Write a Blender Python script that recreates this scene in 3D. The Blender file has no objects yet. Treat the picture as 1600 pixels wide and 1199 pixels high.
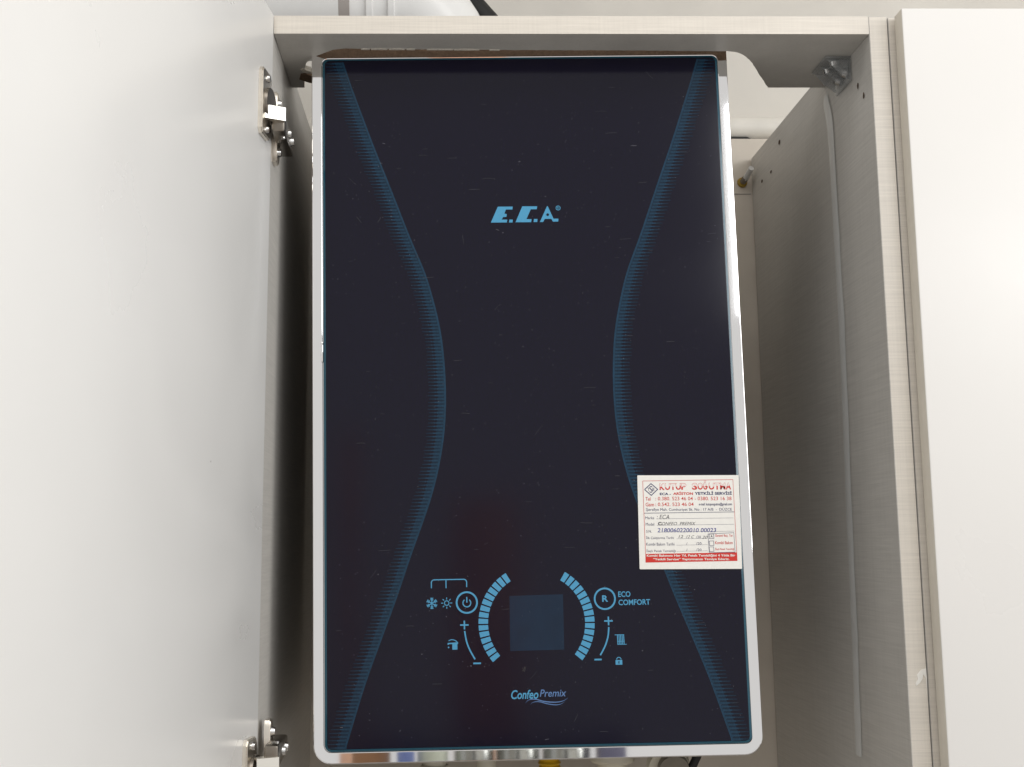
import bpy, bmesh, math, random
from mathutils import Vector, Matrix
random.seed(7)
scene = bpy.context.scene
C = scene.collection
R = math.radians

# ------------------------------------------------------------------ camera
cam_d = bpy.data.cameras.new('camera'); cam = bpy.data.objects.new('camera', cam_d); C.objects.link(cam)
scene.camera = cam
cam_d.sensor_width = 36.0; cam_d.lens = 1902.65 / 1600 * 36; cam_d.shift_x = 90 / 1600
cam_d.clip_start = 0.01; cam_d.clip_end = 100
PITCH, YAW, ROLL = 0.13764, 0.02419, -0.00921
fw = Vector((math.sin(YAW) * math.cos(PITCH), math.cos(YAW) * math.cos(PITCH), math.sin(PITCH)))
rt = Vector((math.cos(YAW), -math.sin(YAW), 0)); up = rt.cross(fw)
r2 = rt * math.cos(ROLL) + up * math.sin(ROLL); u2 = -rt * math.sin(ROLL) + up * math.cos(ROLL)
m = Matrix((r2, u2, -fw)).transposed().to_4x4(); m.translation = Vector((-0.06358, -1.11085, -0.41085))
cam.matrix_world = m

# ------------------------------------------------------------------ light of the room
w = bpy.data.worlds.new('World'); scene.world = w; w.use_nodes = True
w.node_tree.nodes['Background'].inputs[0].default_value = (1.0, 0.98, 0.955, 1)
w.node_tree.nodes['Background'].inputs[1].default_value = 0.66
def area(name, loc, target, sx, sy, power, col):
    d = bpy.data.lights.new(name, 'AREA'); d.shape = 'RECTANGLE'; d.size = sx; d.size_y = sy
    d.energy = power; d.color = col
    o = bpy.data.objects.new(name, d); C.objects.link(o); o.location = loc
    o.rotation_euler = (Vector(target) - Vector(loc)).to_track_quat('-Z', 'Y').to_euler()
    return o
area('window_light', (1.13, -1.62, 0.47), (0.51, 0, 0.31), 0.90, 0.54, 8.0, (0.97, 0.985, 1.0))  # added panel whose reflection brightens the right chrome strip of the frame
area('side_window_light', (2.5, -1.35, 0.25), (-0.2, -0.1, -0.25), 1.3, 1.3, 27.0, (1.0, 0.985, 0.96))
area('ceiling_light', (0.1, -1.45, 1.75), (0.1, -1.1, 0.0), 2.2, 1.2, 24.0, (1.0, 0.98, 0.95))
vs = scene.view_settings
vs.view_transform = 'Standard'; vs.look = 'None'; vs.exposure = 0.0; vs.gamma = 1.0; vs.use_curve_mapping = False
scene.render.engine = 'CYCLES'

# ------------------------------------------------------------------ materials
def mat(name, col, rough=0.5, metal=0.0, spec=0.5, noise=0.0, nscale=60, bump=0.0, coat=0.0, trans=0.0, ior=1.5):
    mt = bpy.data.materials.new(name); mt.use_nodes = True
    nt = mt.node_tree; b = nt.nodes['Principled BSDF']
    b.inputs['Base Color'].default_value = (*col, 1); b.inputs['Roughness'].default_value = rough
    b.inputs['Metallic'].default_value = metal; b.inputs['Specular IOR Level'].default_value = spec
    b.inputs['Coat Weight'].default_value = coat; b.inputs['Transmission Weight'].default_value = trans
    b.inputs['IOR'].default_value = ior
    tc = nt.nodes.new('ShaderNodeTexCoord')
    n = nt.nodes.new('ShaderNodeTexNoise'); n.inputs['Scale'].default_value = nscale; n.inputs['Detail'].default_value = 6
    nt.links.new(tc.outputs['Object'], n.inputs['Vector'])
    if noise:
        r = nt.nodes.new('ShaderNodeValToRGB')
        r.color_ramp.elements[0].position = 0.3; r.color_ramp.elements[1].position = 0.7
        r.color_ramp.elements[0].color = (*[c * (1 - noise) for c in col], 1)
        r.color_ramp.elements[1].color = (*[min(1, c * (1 + noise)) for c in col], 1)
        nt.links.new(n.outputs['Fac'], r.inputs['Fac']); nt.links.new(r.outputs['Color'], b.inputs['Base Color'])
    if bump:
        bp = nt.nodes.new('ShaderNodeBump'); bp.inputs['Strength'].default_value = bump; bp.inputs['Distance'].default_value = 0.001
        nt.links.new(n.outputs['Fac'], bp.inputs['Height']); nt.links.new(bp.outputs['Normal'], b.inputs['Normal'])
    return mt

def laminate(name, col, rough=0.42, amt=0.12):
    """linen-embossed laminate: fine level threads crossed by weaker upright ones"""
    mt = bpy.data.materials.new(name); mt.use_nodes = True
    nt = mt.node_tree; N = nt.nodes; L = nt.links; b = N['Principled BSDF']; b.inputs['Roughness'].default_value = rough
    tc = N.new('ShaderNodeTexCoord')
    def nz(scale, det):
        mp = N.new('ShaderNodeMapping'); mp.inputs['Scale'].default_value = scale
        n = N.new('ShaderNodeTexNoise'); n.inputs['Scale'].default_value = 1; n.inputs['Detail'].default_value = det; n.inputs['Roughness'].default_value = 0.65
        L.new(tc.outputs['Object'], mp.inputs['Vector']); L.new(mp.outputs['Vector'], n.inputs['Vector']); return n.outputs['Fac']
    h = nz((14, 14, 560), 4); v = nz((420, 420, 9), 3); big = nz((5, 5, 5), 3)
    def mth(op, a, bb):
        q = N.new('ShaderNodeMath'); q.operation = op
        for i, s in enumerate((a, bb)):
            if isinstance(s, (int, float)): q.inputs[i].default_value = s
            else: L.new(s, q.inputs[i])
        return q.outputs[0]
    s = mth('ADD', mth('MULTIPLY', h, 0.62), mth('ADD', mth('MULTIPLY', v, 0.25), mth('MULTIPLY', big, 0.13)))
    r = N.new('ShaderNodeValToRGB'); r.color_ramp.elements[0].position = 0.36; r.color_ramp.elements[1].position = 0.62
    r.color_ramp.elements[0].color = (*[c * (1 - amt * 1.5) for c in col], 1); r.color_ramp.elements[1].color = (*[min(1, c * (1 + amt * .6)) for c in col], 1)
    L.new(s, r.inputs['Fac']); L.new(r.outputs['Color'], b.inputs['Base Color'])
    bp = N.new('ShaderNodeBump'); bp.inputs['Strength'].default_value = 0.25; bp.inputs['Distance'].default_value = 0.0004
    L.new(s, bp.inputs['Height']); L.new(bp.outputs['Normal'], b.inputs['Normal'])
    return mt

M = {}
M['lam'] = laminate('linen_laminate', (0.60, 0.58, 0.545), amt=0.085)
M['edge'] = laminate('linen_edge_band', (0.73, 0.68, 0.605), 0.38, 0.085)
M['chipboard'] = mat('raw_chipboard', (0.19, 0.125, 0.08), 0.9, noise=0.2, nscale=420, bump=0.3)
M['chip'] = mat('chipped_melamine', (0.74, 0.70, 0.62), 0.8, noise=0.2, nscale=500)
M['door'] = mat('white_lacquer_inside', (0.82, 0.815, 0.80), 0.30, noise=0.012, nscale=6, bump=0.02)
M['door2'] = mat('white_lacquer_front', (0.79, 0.775, 0.75), 0.30, noise=0.012, nscale=5, bump=0.02)
M['door_edge'] = mat('door_edge_band', (0.72, 0.675, 0.59), 0.4, noise=0.03, nscale=80)
M['wall'] = mat('wall_paint', (0.74, 0.71, 0.655), 0.85, noise=0.04, nscale=14, bump=0.15)
M['ceil'] = mat('ceiling_paint', (0.80, 0.78, 0.74), 0.9)
M['floor'] = mat('floor_tile', (0.30, 0.28, 0.26), 0.5, noise=0.1, nscale=5)
M['board'] = mat('painted_board', (0.66, 0.60, 0.52), 0.6, noise=0.05, nscale=18, bump=0.1)
M['chrome'] = mat('chrome', (0.93, 0.93, 0.935), 0.035, 1.0)
M['nickel'] = mat('nickel', (0.80, 0.75, 0.67), 0.28, 1.0, noise=0.08, nscale=90)
M['nickel_bright'] = mat('polished_nickel', (0.93, 0.90, 0.83), 0.3, 1.0)
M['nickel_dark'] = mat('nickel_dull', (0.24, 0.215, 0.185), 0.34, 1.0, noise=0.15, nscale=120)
M['screw'] = mat('zinc_screw', (0.75, 0.75, 0.74), 0.2, 1.0)
M['glass'] = mat('black_printed_glass', (0.0030, 0.0022, 0.0120), 0.11, spec=0.33, noise=0.25, nscale=500)
M['glass_edge'] = mat('teal_glass_edge', (0.014, 0.078, 0.118), 0.12)
M['black'] = mat('black_rubber', (0.012, 0.012, 0.012), 0.6)
M['cyan'] = mat('cyan_print', (0.070, 0.315, 0.53), 0.12, noise=0.05, nscale=700)
M['cyan_dim'] = mat('steel_blue_print', (0.10, 0.20, 0.42), 0.12)
M['band'] = mat('dark_blue_print', (0.009, 0.040, 0.078), 0.11, spec=0.33, noise=0.2, nscale=300)
M['band_dim'] = mat('mid_blue_print', (0.005, 0.022, 0.044), 0.11, spec=0.33)
M['band_soft'] = mat('faint_blue_print', (0.0035, 0.016, 0.036), 0.11, spec=0.33, noise=0.2, nscale=300)
M['display'] = mat('display_window', (0.006, 0.019, 0.044), 0.11, spec=0.33, noise=0.12, nscale=40)
M['dust'] = mat('dust', (0.22, 0.22, 0.25), 0.9)
M['wipe'] = mat('wipe_mark', (0.045, 0.045, 0.055), 0.6, noise=0.5, nscale=300)
M['smudge'] = mat('smudge', (0.035, 0.030, 0.033), 0.7, noise=0.6, nscale=900)
M['paper'] = mat('paper', (0.83, 0.815, 0.77), 0.55, noise=0.02, nscale=200)
M['red'] = mat('red_ink', (0.60, 0.025, 0.015), 0.5)
M['pink'] = mat('pale_red_ink', (0.62, 0.10, 0.09), 0.5)
M['snow'] = mat('snow_cap_ink', (0.82, 0.74, 0.71), 0.5)
M['navy'] = mat('navy_ink', (0.015, 0.018, 0.11), 0.5)
M['violet'] = mat('faded_violet_ink', (0.07, 0.07, 0.14), 0.5)
M['pencil'] = mat('pencil', (0.09, 0.09, 0.10), 0.6)
M['pen'] = mat('blue_pen', (0.015, 0.025, 0.25), 0.5)
M['white'] = mat('white_enamel', (0.80, 0.80, 0.79), 0.22)
M['case'] = mat('grey_steel_casing', (0.07, 0.07, 0.07), 0.6)  # casing colour darkened to deepen the shade in the side gap
M['greyw'] = mat('grey_white_plastic', (0.70, 0.70, 0.69), 0.35, noise=0.02)
M['offwhite'] = mat('off_white_paint', (0.80, 0.77, 0.71), 0.5, noise=0.04, nscale=40)
M['taupe'] = mat('taupe_seal', (0.34, 0.31, 0.29), 0.6)
M['cream'] = mat('cream_plastic', (0.70, 0.655, 0.54), 0.4, noise=0.03)
M['yellow'] = mat('yellow_hose', (0.66, 0.40, 0.02), 0.32, noise=0.12, nscale=80)
M['brass'] = mat('yellow_plastic', (0.42, 0.27, 0.03), 0.6)
M['pump'] = mat('grey_cap', (0.23, 0.205, 0.165), 0.5, noise=0.1)
M['clear'] = mat('clear_plastic', (0.42, 0.44, 0.45), 0.03, spec=1.0, bump=0.5, nscale=160); M['clear'].node_tree.nodes['Principled BSDF'].inputs['Alpha'].default_value = 0.34
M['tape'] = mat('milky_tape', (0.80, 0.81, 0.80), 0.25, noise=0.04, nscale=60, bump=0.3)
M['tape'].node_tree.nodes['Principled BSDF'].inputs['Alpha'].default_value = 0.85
M['hole'] = mat('drilled_chipboard', (0.085, 0.05, 0.03), 0.95, noise=0.4, nscale=600)
M['wood'] = mat('brown_wood', (0.33, 0.17, 0.085), 0.5, noise=0.25, nscale=14)  # colours of the added reflection stand-ins start here
M['bluecloth'] = mat('blue_enamel', (0.16, 0.22, 0.50), 0.5)
M['greenish'] = mat('pale_green_enamel', (0.56, 0.60, 0.50), 0.4)
M['steel'] = mat('brushed_steel', (0.42, 0.43, 0.41), 0.16, 1.0)
M['lavender'] = mat('slate_box', (0.14, 0.14, 0.22), 0.5)
M['worktop'] = mat('stone_worktop', (0.40, 0.38, 0.35), 0.4, noise=0.2, nscale=40)

for k_, lo, hi in (('door', .22, .42), ('door2', .22, .40), ('glass', .085, .15)):
    nt = M[k_].node_tree; n = nt.nodes.new('ShaderNodeTexNoise'); n.inputs['Scale'].default_value = 3.2; n.inputs['Detail'].default_value = 8; n.inputs['Distortion'].default_value = 0.8
    t = nt.nodes.new('ShaderNodeTexCoord'); mr = nt.nodes.new('ShaderNodeMapRange')
    mr.inputs['From Min'].default_value = .3; mr.inputs['From Max'].default_value = .7; mr.inputs['To Min'].default_value = lo; mr.inputs['To Max'].default_value = hi
    nt.links.new(t.outputs['Object'], n.inputs['Vector']); nt.links.new(n.outputs['Fac'], mr.inputs['Value']); nt.links.new(mr.outputs['Result'], nt.nodes['Principled BSDF'].inputs['Roughness'])
# ------------------------------------------------------------------ mesh helpers
def empty(name, loc=(0, 0, 0), mtx=None):
    o = bpy.data.objects.new(name, None); C.objects.link(o); o.empty_display_size = 0.02
    if mtx is not None: o.matrix_world = mtx
    else: o.location = loc
    return o
def tag(o, label, cat, group=None):
    o['label'] = label; o['category'] = cat
    if group: o['group'] = group
    return o
def obj(name, bm, mats, parent=None, smooth=False, loc=None):
    me = bpy.data.meshes.new(name); bmesh.ops.recalc_face_normals(bm, faces=bm.faces) if not getattr(bm, 'flat2d', False) else None
    bm.to_mesh(me); bm.free()
    return link(name, me, mats, parent, smooth, loc)
def link(name, me, mats, parent=None, smooth=False, loc=None):
    for k in (mats if isinstance(mats, (list, tuple)) else [mats]): me.materials.append(M[k])
    if smooth:
        for p in me.polygons: p.use_smooth = True
        try: me.set_sharp_from_angle(angle=R(35))
        except Exception: pass
    o = bpy.data.objects.new(name, me); C.objects.link(o)
    if parent is not None: o.parent = parent
    if loc: o.location = loc
    return o
def box(bm, x0, x1, y0, y1, z0, z1, bev=0.0, seg=2, mi=0):
    r = bmesh.ops.create_cube(bm, size=1.0)
    for v in r['verts']:
        v.co = Vector((x0 + (v.co.x + .5) * (x1 - x0), y0 + (v.co.y + .5) * (y1 - y0), z0 + (v.co.z + .5) * (z1 - z0)))
    fs = set(f for v in r['verts'] for f in v.link_faces)
    for f in fs: f.material_index = mi
    if bev:
        es = list(set(e for f in fs for e in f.edges))
        bmesh.ops.bevel(bm, geom=es, offset=bev, segments=seg, profile=0.5, affect='EDGES')
    return bm
def NB(): return bmesh.new()
def cyl(bm, a, b, r0, r1=None, n=24, caps=True, mi=0):
    a = Vector(a); b = Vector(b); r1 = r0 if r1 is None else r1
    ax = (b - a).normalized(); t = ax.orthogonal().normalized(); s = ax.cross(t)
    A = []; B = []
    for i in range(n):
        q = 2 * math.pi * i / n; d = t * math.cos(q) + s * math.sin(q)
        A.append(bm.verts.new(a + d * r0)); B.append(bm.verts.new(b + d * r1))
    for i in range(n):
        bm.faces.new((A[i], A[(i + 1) % n], B[(i + 1) % n], B[i])).material_index = mi
    if caps: bm.faces.new(A[::-1]).material_index = mi; bm.faces.new(B).material_index = mi
    return bm
def tube(bm, pts, rad, n=16, caps=True):
    pts = [Vector(p) for p in pts]; rings = []; t = None
    for i, p in enumerate(pts):
        d = (pts[min(i + 1, len(pts) - 1)] - pts[max(i - 1, 0)]).normalized()
        t = d.orthogonal().normalized() if t is None else (t - d * t.dot(d)).normalized()
        s = d.cross(t); r = rad[i] if isinstance(rad, (list, tuple)) else rad
        rings.append([bm.verts.new(p + (t * math.cos(2 * math.pi * k / n) + s * math.sin(2 * math.pi * k / n)) * r) for k in range(n)])
    for a, b in zip(rings, rings[1:]):
        for k in range(n): bm.faces.new((a[k], a[(k + 1) % n], b[(k + 1) % n], b[k]))
    if caps: bm.faces.new(rings[0][::-1]); bm.faces.new(rings[-1])
    return bm
def prism(bm, pts, y0, y1):
    """(x, z) outline pushed from y0 to y1"""
    A = [bm.verts.new((x, y0, z)) for x, z in pts]; B = [bm.verts.new((x, y1, z)) for x, z in pts]; n = len(pts)
    bm.faces.new(A); bm.faces.new(B[::-1])
    for i in range(n): bm.faces.new((A[i], B[i], B[(i + 1) % n], A[(i + 1) % n]))
    return bm

# ------------------------------------------------------------------ setting: wall behind
XR, ZT, TH = 0.368, 0.0999, 0.018
o = obj('wall', box(NB(), -3.0, 3.0, 0.475, 0.575, -1.95, 0.76), 'wall'); o['kind'] = 'structure'
o = obj('ceiling', box(NB(), -3.0, 3.0, -0.40, 0.475, 0.76, 0.80), 'ceil'); o['kind'] = 'structure'  # unseen slab, cut short, added to keep overhead light out of the gap
o = obj('floor', box(NB(), -3.0, 3.0, -3.6, 0.475, -2.0, -1.95), 'floor'); o['kind'] = 'structure'
bb = obj('backing_board', box(NB(), -0.222, 0.47, 0.4335, 0.4500, -1.25, 0.1285, 0.0012), 'board')
tag(bb, 'beige painted board on the wall behind the boiler', 'board')
obj('board_seam', box(NB(), 0.30, 0.3665, 0.4328, 0.4337, 0.0520, 0.0530), 'taupe', bb)
pp = obj('water_pipe', tube(NB(), [(-0.22, 0.458, 0.150), (0.1, 0.458, 0.150), (0.3, 0.458, 0.1495), (0.50, 0.458, 0.150)], 0.0165, 20), 'offwhite', smooth=True)
tag(pp, 'white pipe lying level above the backing board, behind the cabinet', 'pipe')
cb = obj('flat_cable', tube(NB(), [(0.2, 0.447, 0.1325), (0.30, 0.447, 0.1328), (0.368, 0.447, 0.1322), (0.377, 0.449, 0.131)], [0.0036, 0.0036, 0.0034, 0.001], 10), 'black', smooth=True)  # black tube standing in for the shadow between pipe and board
tag(cb, 'black cable end in the gap under the white level pipe', 'cable')

# ------------------------------------------------------------------ cabinet
cab = tag(empty('wall_cabinet', (0, 0, 0)), 'open linen beige wall cabinet around the boiler, left door swung wide', 'cabinet')
# top panel with the rough cut-out for the boiler
cut = [(-0.1905, 0.137), (-0.1895, 0.120), (-0.1885, 0.108), (-0.1862, 0.092), (-0.1827, 0.072), (-0.1756, 0.0576), (-0.1666, 0.0496), (-0.1529, 0.0378), (-0.140, 0.0345),
       (-0.1023, 0.0363), (0.0244, 0.0384), (0.152, 0.039), (0.2293, 0.0408), (0.2394, 0.0404), (0.249, 0.0427), (0.2555, 0.0475), (0.2615, 0.0538), (0.2675, 0.062), (0.2735, 0.0717), (0.2879, 0.1003), (0.3077, 0.137)]
fine = []
for a, b in zip(cut, cut[1:]):
    n = max(1, int((Vector(b) - Vector(a)).length / 0.004))
    for i in range(n):
        t = i / n; j = 0.00035 if i else 0
        fine.append((a[0] + (b[0] - a[0]) * t + random.uniform(-j, j), a[1] + (b[1] - a[1]) * t + random.uniform(-j, j)))
fine.append(cut[-1])
outl = [(-0.2063, 0.0), (XR - 0.0003, 0.0), (XR - 0.0003, 0.137)] + fine[::-1] + [(-0.2040, 0.137)]
bm = NB(); A = [bm.verts.new((x, y, ZT - TH)) for x, y in outl]; B = [bm.verts.new((x, y, ZT)) for x, y in outl]; n = len(outl)
bm.faces.new(A[::-1]); bm.faces.new(B)
for i in range(n):
    f = bm.faces.new((A[i], A[(i + 1) % n], B[(i + 1) % n], B[i]))
    f.material_index = 1 if i == 0 else (2 if 3 <= i < n - 2 else 0)
top = obj('top_panel', bm, ['lam', 'edge', 'chipboard'], cab)
def flake(name, pts, z0, z1, mt, parent):
    bm = NB(); A = [bm.verts.new((x, y, z0)) for x, y in pts]; B = [bm.verts.new((x, y, z1)) for x, y in pts]; n = len(pts)
    bm.faces.new(A[::-1]); bm.faces.new(B)
    for i in range(n): bm.faces.new((A[i], A[(i + 1) % n], B[(i + 1) % n], B[i]))
    return obj(name, bm, mt, parent)
zu = ZT - TH
for x0, x1, dep in ((-0.125, -0.1165, .0012), (-0.115, -0.099, .0017), (-0.0975, -0.082, .0019), (-0.080, -0.072, .0024), (-0.060, -0.034, .0013), (-0.033, -0.008, .0014), (0.002, 0.012, .0008)):
    pts = []; k = 6
    for i in range(k + 1): pts.append((x0 + (x1 - x0) * i / k, 0.0356 + (x0 + .14) * .012 - dep * math.sin(math.pi * (0.12 + .76 * i / k)) * random.uniform(.7, 1.1)))
    pts += [(x1, 0.0372 + (x0 + .14) * .012), (x0, 0.0372 + (x0 + .14) * .012)]
    flake('chip', pts, zu - 0.0004, zu + 0.0002, 'chip', top)
flake('chip', [(-0.1895, 0.086), (-0.1862, 0.083), (-0.1830, 0.088), (-0.1795, 0.0905), (-0.1790, 0.096), (-0.1845, 0.0945), (-0.1875, 0.0925)], zu - 0.0012, zu + 0.004, 'chip', top)
flake('chip', [(-0.1935, 0.112), (-0.1905, 0.098), (-0.1850, 0.0965), (-0.1790, 0.104), (-0.1780, 0.124), (-0.184, 0.121), (-0.1895, 0.116)], zu - 0.0010, zu + 0.003, 'chipboard', top)
# side panels
def panel(name, x0, x1, y0, y1, z0, z1, mats, parent, edge_axis=None):
    bm = NB(); box(bm, x0, x1, y0, y1, z0, z1, 0.0006, 1)
    for f in bm.faces:
        f.normal_update()
        if f.normal.y < -0.9: f.material_index = 1
    return obj(name, bm, mats, parent)
rp = panel('side_panel', XR, XR + TH, 0.0, 0.4300, -1.15, ZT, ['lam', 'edge'], cab)
lp = panel('side_panel', -TH, 0.0, 0.0, 0.4300, -1.15, 0.0, ['lam', 'edge'], cab)
lp.matrix_local = Matrix.Translation((-0.2066, 0.0, ZT)) @ Matrix.Rotation(-0.018, 4, 'Z') @ Matrix.Rotation(0.0114, 4, 'Y')
# drilled holes, paint chip and milky strip on the right panel
for y, z, ry, rz in ((0.0368, 0.0441, .0022, .0035), (0.0231, 0.0289, .0023, .0034), (0.3034, 0.0784, .004, .0028), (0.3433, 0.0542, .004, .002), (0.384, 0.0546, .004, .0022)):
    bm = NB(); k = 12
    bm.faces.new([bm.verts.new((XR - 0.0004, y + ry * math.cos(2 * math.pi * i / k) * random.uniform(.8, 1.1), z + rz * math.sin(2 * math.pi * i / k) * random.uniform(.85, 1.1))) for i in range(k)])
    obj('drill_hole', bm, 'hole', rp)
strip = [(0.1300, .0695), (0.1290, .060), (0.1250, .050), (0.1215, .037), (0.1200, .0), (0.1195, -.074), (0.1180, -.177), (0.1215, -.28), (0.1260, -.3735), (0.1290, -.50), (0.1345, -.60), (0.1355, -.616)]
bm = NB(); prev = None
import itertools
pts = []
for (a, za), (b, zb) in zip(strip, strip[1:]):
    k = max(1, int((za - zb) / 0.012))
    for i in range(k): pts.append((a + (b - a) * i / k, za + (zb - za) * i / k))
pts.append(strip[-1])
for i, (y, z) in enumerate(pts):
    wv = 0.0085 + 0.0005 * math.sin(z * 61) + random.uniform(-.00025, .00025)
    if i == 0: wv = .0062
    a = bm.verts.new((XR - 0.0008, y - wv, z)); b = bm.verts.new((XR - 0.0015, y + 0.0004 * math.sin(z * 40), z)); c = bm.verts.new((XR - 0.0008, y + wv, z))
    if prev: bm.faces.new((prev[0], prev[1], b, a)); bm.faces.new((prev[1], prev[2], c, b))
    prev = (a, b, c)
tp = obj('tape_strip', bm, 'tape', rp, smooth=True); tp['label'] = 'milky strip of tape down the right side panel'  # pale translucent ribbon laid along the panel face
chip = [(0.3790, -0.5215), (0.3810, -0.5195), (0.3850, -0.5185), (0.3853, -0.516), (0.3856, -0.5265), (0.3852, -0.542), (0.3846, -0.5265), (0.3825, -0.5235), (0.3815, -0.5275), (0.3790, -0.531), (0.3757, -0.5335), (0.3752, -0.5315), (0.3775, -0.5275), (0.3768, -0.524)]
pc = obj('paint_chip', prism(NB(), chip, -0.0006, 0.0002), 'paper', rp); pc['label'] = 'white chipped spot on the edge of the right side panel'
# left door: opened past a right angle, hanging a little out of plumb
DM = Matrix.Translation((-0.2070, -0.0030, 0)) @ Matrix.Rotation(-R(8.3), 4, 'Z') @ Matrix.Rotation(0.0105, 4, 'Y')
dz = ZT - 0.001
bm = box(NB(), -TH, 0.0, -0.596, 0.0, -1.13, dz, 0.0008, 2)
dr = obj('door', bm, 'door', cab, smooth=True); dr.matrix_local = DM
dr['label'] = 'white cabinet door swung open, seen from its inner side'

# hinges
def hinge(zc, sgn):
    h = empty('hinge', (0, 0, 0)); h.parent = cab
    # flange on the door: local y runs along the door towards the camera
    bm = NB()
    pts = [(-.0155, -.0270), (-.0195, -.0315), (-.0420, -.0315), (-.0455, -.0270), (-.0455, .0270), (-.0420, .0315), (-.0195, .0315), (-.0155, .0270)]
    A = [bm.verts.new((0.0001, y, zc + z)) for y, z in pts]; B = [bm.verts.new((0.0042, y, zc + z)) for y, z in pts]; k = len(pts)
    bm.faces.new(A); bm.faces.new(B)
    for i in range(k): bm.faces.new((A[i], A[(i + 1) % k], B[(i + 1) % k], B[i]))
    bmesh.ops.recalc_face_normals(bm, faces=bm.faces)
    bmesh.ops.bevel(bm, geom=[e for e in bm.edges if all(v.co.x > .004 for v in e.verts)], offset=.0011, segments=2, affect='EDGES')
    p = obj('door_flange', bm, 'nickel', h, smooth=True); p.matrix_local = DM
    bm = NB(); cyl(bm, (0.0002, -.0235, zc), (0.0068, -.0235, zc), .0178, .0165, 28); 
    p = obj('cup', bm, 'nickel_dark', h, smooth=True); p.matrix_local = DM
    for s in (-1, 1):
        bm = NB(); cyl(bm, (0.0035, -.0285, zc + s * .0245), (0.0062, -.0285, zc + s * .0245), .0038, .0030, 16)
        p = obj('screw', bm, 'screw', h, smooth=True); p.matrix_local = DM
    # cranked link, a folded channel facing the room
    a = Vector((-0.2083, -0.0400)); b = Vector((-0.1905, -0.0310)); zl = zc - sgn * .009; d = (b - a).normalized(); nn = Vector((d.y, -d.x))
    bm = NB(); hh = .0063
    def bar(p, q, z0, z1, th):
        c4 = [p, q, q - nn * th, p - nn * th]
        A = [bm.verts.new((v.x, v.y, z0)) for v in c4]; B = [bm.verts.new((v.x, v.y, z1)) for v in c4]
        bm.faces.new(A); bm.faces.new(B)
        for i in range(4): bm.faces.new((A[i], A[(i + 1) % 4], B[(i + 1) % 4], B[i]))
    bar(a, b, zl - hh, zl + hh, .0016)
    bar(a - nn * .0016, b - nn * .0016, zl - hh, zl - hh + .0015, .009)
    bar(a - nn * .0016, b - nn * .0016, zl + hh - .0015, zl + hh, .009)
    obj('link', bm, 'nickel_bright', h)
    # arm running back along the side panel, with its fixing screws
    zo = zc - sgn * .0145; zp = zc - sgn * .006
    bm = NB(); box(bm, -.2040, -.1915, -.0285, .052, zo - .0100, zo + .0100, .0022, 2)
    for v in bm.verts:
        if v.co.y > .03: v.co.z = zo + (v.co.z - zo) * .8; v.co.x -= .001
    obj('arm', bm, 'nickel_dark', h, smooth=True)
    for y in (.008, .030):
        bm = NB(); cyl(bm, (-.1925, y, zo), (-.1893, y, zo), .0044, .0036, 16); obj('screw', bm, 'screw', h, smooth=True)
    bm = NB(); cyl(bm, (-.195, -.0115, zo - .0112), (-.195, -.0115, zo + .0112), .0022, None, 12); obj('pivot_pin', bm, 'screw', h, smooth=True)
    # cross plate screwed to the panel
    bm = NB(); pts = [(.006, -.0285), (.010, -.0345), (.024, -.0345), (.028, -.0285), (.028, .0285), (.024, .0345), (.010, .0345), (.006, .0285)]
    A = [bm.verts.new((-.2085, y, zp + z)) for y, z in pts]; B = [bm.verts.new((-.2030, y, zp + z)) for y, z in pts]
    bm.faces.new(A); bm.faces.new(B)
    for i in range(8): bm.faces.new((A[i], A[(i + 1) % 8], B[(i + 1) % 8], B[i]))
    bmesh.ops.recalc_face_normals(bm, faces=bm.faces)
    bmesh.ops.bevel(bm, geom=[e for e in bm.edges if all(v.co.x > -.205 for v in e.verts)], offset=.001, segments=2, affect='EDGES')
    obj('cross_plate', bm, 'nickel', h, smooth=True)
    for s in (-1, 1):
        bm = NB(); cyl(bm, (-.2032, .016, zp + s * .024), (-.1998, .016, zp + s * .024), .0046, .0036, 16); obj('screw', bm, 'screw', h, smooth=True)
    return h
hinge(-0.0010, 1)['label'] = 'upper nickel hinge of the open left door'
hinge(-0.5985, -1)['label'] = 'lower nickel hinge of the open left door'

# clear corner bracket under the top panel, right
br = empty('corner_bracket'); br.parent = cab; br['label'] = 'clear plastic corner bracket with screws under the top panel'
Y0, Y1 = .050, .094
obj('top_wing', box(NB(), XR - .027, XR - .0006, Y0, Y1, zu - .0032, zu - .0006, .001), 'clear', br, smooth=True)
obj('side_wing', box(NB(), XR - .0032, XR - .0006, Y0, Y1, zu - .027, zu - .0036, .001), 'clear', br, smooth=True)
for y in (Y0 + .002, (Y0 + Y1) / 2 - .001, Y1 - .004):
    bm = NB(); prism(bm, [(XR - .0036, zu - .0036), (XR - .024, zu - .0036), (XR - .015, zu - .015), (XR - .0036, zu - .024)], y, y + .002)
    obj('gusset', bm, 'clear', br)
for y in (Y0 + .012, Y1 - .012):
    bm = NB(); cyl(bm, (XR - .014, y, zu - .0033), (XR - .014, y, zu - .0075), .0054, .0040, 16); cyl(bm, (XR - .014, y, zu - .0073), (XR - .014, y, zu - .0078), .0016, None, 8)
    obj('screw', bm, 'screw', br, smooth=True)
    bm = NB(); cyl(bm, (XR - .0033, y, zu - .014), (XR - .0075, y, zu - .014), .0054, .0040, 16)
    obj('screw', bm, 'screw', br, smooth=True)

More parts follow.
